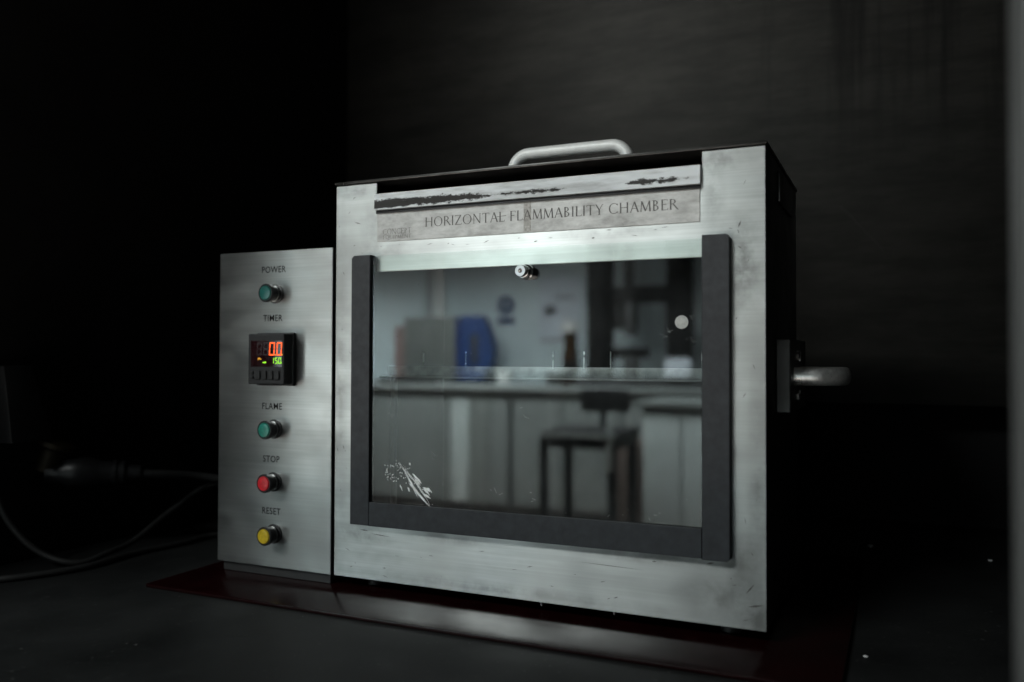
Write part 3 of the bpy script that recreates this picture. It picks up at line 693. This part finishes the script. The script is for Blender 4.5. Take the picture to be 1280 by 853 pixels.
button(-.0695, .2600, 'lens_dim', 'dark green'); button(-.0695, .1311, 'lens_green', 'green'); button(-.0697, .0810, 'lens_red', 'red'); button(-.0690, .0318, 'lens_yellow', 'yellow')
# timer
TY = -.016
tm = MB().box((-.0885, TY, .1740), (-.0460, -.0040, .2217), .0012).build('timer', 'black_bezel', cb, smooth=False, label='black panel timer with lit display')
MB().box((-.0892, -.0039, .1725), (-.0452, -.0002, .2228), .001).build('flange', 'black_plastic', tm, smooth=False)
dsx0, dsx1, dsz0, dsz1 = -.0850, -.0480, .1905, .2150
MB().box((dsx0, TY-.0004, dsz0), (dsx1, TY-.0001, dsz1)).build('display', 'lcd', tm, smooth=False)
SEG = {'0': 'abcdef', '1': 'bc', '5': 'afgcd', '8': 'abcdefg'}
def seven(mb, d, x, z, w, h, t, y, slant=.06):
    g = t*.12; m = h/2
    def pt(px, pz): return (x+px+slant*pz, y, z+pz)
    S = {'a': [(g, h), (w-g, h), (w-t, h-t), (t, h-t)], 'd': [(g, 0), (t, t), (w-t, t), (w-g, 0)],
         'f': [(0, h-g), (t, h-t), (t, m+t/2), (0, m+g)], 'b': [(w, h-g), (w-t, h-t), (w-t, m+t/2), (w, m+g)],
         'e': [(0, g), (t, t), (t, m-t/2), (0, m-g)], 'c': [(w, g), (w-t, t), (w-t, m-t/2), (w, m-g)],
         'g': [(t*.6, m), (t, m+t/2), (w-t, m+t/2), (w-t*.6, m), (w-t, m-t/2), (t, m-t/2)]}
    for s in SEG[d]: mb.poly([pt(*p) for p in S[s]])
yd = TY-.00055
m = MB(); seven(m, '0', -.0632, .2012, .0064, .0122, .0012, yd); seven(m, '0', -.0546, .2012, .0062, .0122, .0012, yd); m.build('lit_digits', 'led_red', tm, smooth=False)
m = MB(); m.box((-.0562, yd, .2012), (-.0553, yd+.0001, .2022)); m.box((-.0482, yd, .2012), (-.0484+.0009, yd+.0001, .2026)); m.build('decimal_point', 'led_core', tm, smooth=False)
m = MB(); seven(m, '8', -.0780, .2012, .0062, .0122, .0014, yd+.0001); seven(m, '8', -.0704, .2012, .0062, .0122, .0014, yd+.0001); m.build('unlit_digits', 'segment_off', tm, smooth=False)
m = MB(); seven(m, '1', -.0602, .1935, .0028, .0058, .0008, yd); seven(m, '5', -.0562, .1935, .0031, .0058, .0008, yd); seven(m, '0', -.0523, .1935, .0031, .0058, .0008, yd)
m.box((-.0529, yd, .1935), (-.0526, yd+.0001, .1939)); m.box((-.0487, yd, .1935), (-.0482, yd+.0001, .1952)); m.build('lit_digits', 'led_green', tm, smooth=False, label='green lit digits')
m = MB(); m.box((-.0762, yd, .1975), (-.0735, yd+.0001, .1990)); m.box((-.0762, yd, .1966), (-.0758, yd+.0001, .1974)); m.box((-.0734, yd, .1972), (-.0722, yd+.0001, .1981)); m.build('lit_mark', 'led_amber', tm, smooth=False)
m = MB(); m.box((-.0706, yd, .1940), (-.0664, yd+.0001, .1950)); m.box((-.0690, yd, .1951), (-.0664, yd+.0001, .1954)); m.build('lit_mark', 'led_green', tm, smooth=False)
for k in range(4):
    x = -.0790+k*.0075
    MB().prism([(x, TY-.0016, .1785), (x+.0055, TY-.0016, .1785), (x+.0060, TY-.0016, .1815), (x+.0055, TY-.0016, .1868), (x, TY-.0016, .1868), (x+.0008, TY-.0016, .1826)], (0, .0015, 0), .0005).build('key', 'black_bezel', tm, smooth=False)
for z in (.1790, .1835):
    MB().box((-.0855, TY-.0014, z), (-.0815, TY-.0001, z+.0030), .0006).build('key', 'black_bezel', tm, smooth=False)

# ================================================================== LEFT SIDE OF THE HOOD: socket box, gas tap, cables
jb = MB().prism([(-.3598, -.075, .112), (-.3598, -.029, .1125), (-.3598, -.053, .190), (-.3598, -.085, .190)], (.022, 0, 0), .002).build('junction_box', 'black_bezel')
tag(jb, 'dark grey tapered socket box on the left hood wall', 'socket box')
gt = thing('gas_tap', (-.36, -.02, .075), 'black gas tap with brass ring and ribbed hose tail at far left', 'gas tap')
ax = Vector((.045, .045, -.003))
MB().lathe((-.352, -.021, .076), ax, [(-.005, 0), (-.005, .010), (.010, .012), (.016, .0165), (.030, .0175), (.042, .015), (.048, .0125), (.060, .0120), (.060, .0135), (.064, .0135), (.064, .0115), (.068, .0115), (.068, .013), (.072, .013), (.072, .009), (.088, .008), (.088, 0)], 28).build('valve_body', 'black_plastic', gt)
MB().lathe((-.352, -.018, .096), (0.3, .2, .9), [(-.02, 0), (-.02, .012), (.004, .014), (.008, .021), (.013, .021), (.016, .016), (.016, 0)], 28).build('tap_wheel', 'brass', gt)
hs = MB().tube(spline([(-.292, .036, .0715), (-.275, .065, .068), (-.262, .10, .062), (-.235, .13, .055), (-.19, .165, .05)], 8), .0045, 12).build('gas_hose', 'rubber')
tag(hs, 'black hose running from the gas tap to behind the control box', 'hose')
c1 = MB().tube(spline([(-.352, -.085, .072), (-.338, -.078, .035), (-.315, -.062, .004), (-.288, -.040, WT+.004), (-.283, -.005, WT+.008), (-.286, .030, .000), (-.285, .085, .026), (-.262, .12, .050), (-.20, .162, .06)], 9), .0032, 12).build('power_cable', 'rubber')
tag(c1, 'black power cable sagging in a loop between the left wall and control box', 'cable')
c2 = MB().tube(spline([(-.358, -.150, WT+.0035), (-.30, -.115, WT+.0035), (-.268, -.05, WT+.0035), (-.272, .02, WT+.0035), (-.264, .08, WT+.0035), (-.262, .126, WT+.0035), (-.22, .17, WT+.0035)], 9), .0033, 12).build('signal_cable', 'rubber')
tag(c2, 'black cable lying flat on the worktop left of the control box', 'cable')
# crumbs on the worktop
for (x, y, r, mt, lb) in ((.4416, .4063, .0022, 'white_residue', 'small white flake on the worktop behind the chamber\'s right side'), (.5561, .4742, .0020, 'brass', 'tiny brass coloured fragment on the worktop at far right'),
                      (.5591, .3859, .0016, 'white_residue', 'tiny pale crumb on the worktop near the right hood wall'), (.4498, .0165, .0012, 'white_residue', 'tiny pale crumb on the worktop right of the red sheet')):
    mb = MB(); bmesh.ops.create_icosphere(mb.bm, subdivisions=2, radius=r)
    for v in mb.bm.verts: v.co = Vector((v.co.x*1.5, v.co.y*.8, v.co.z*.5))*random.uniform(.8, 1.2)+Vector((x, y, WT+r*.5))
    tag(mb.build('crumb', mt), lb, 'crumb', 'crumbs on the worktop')
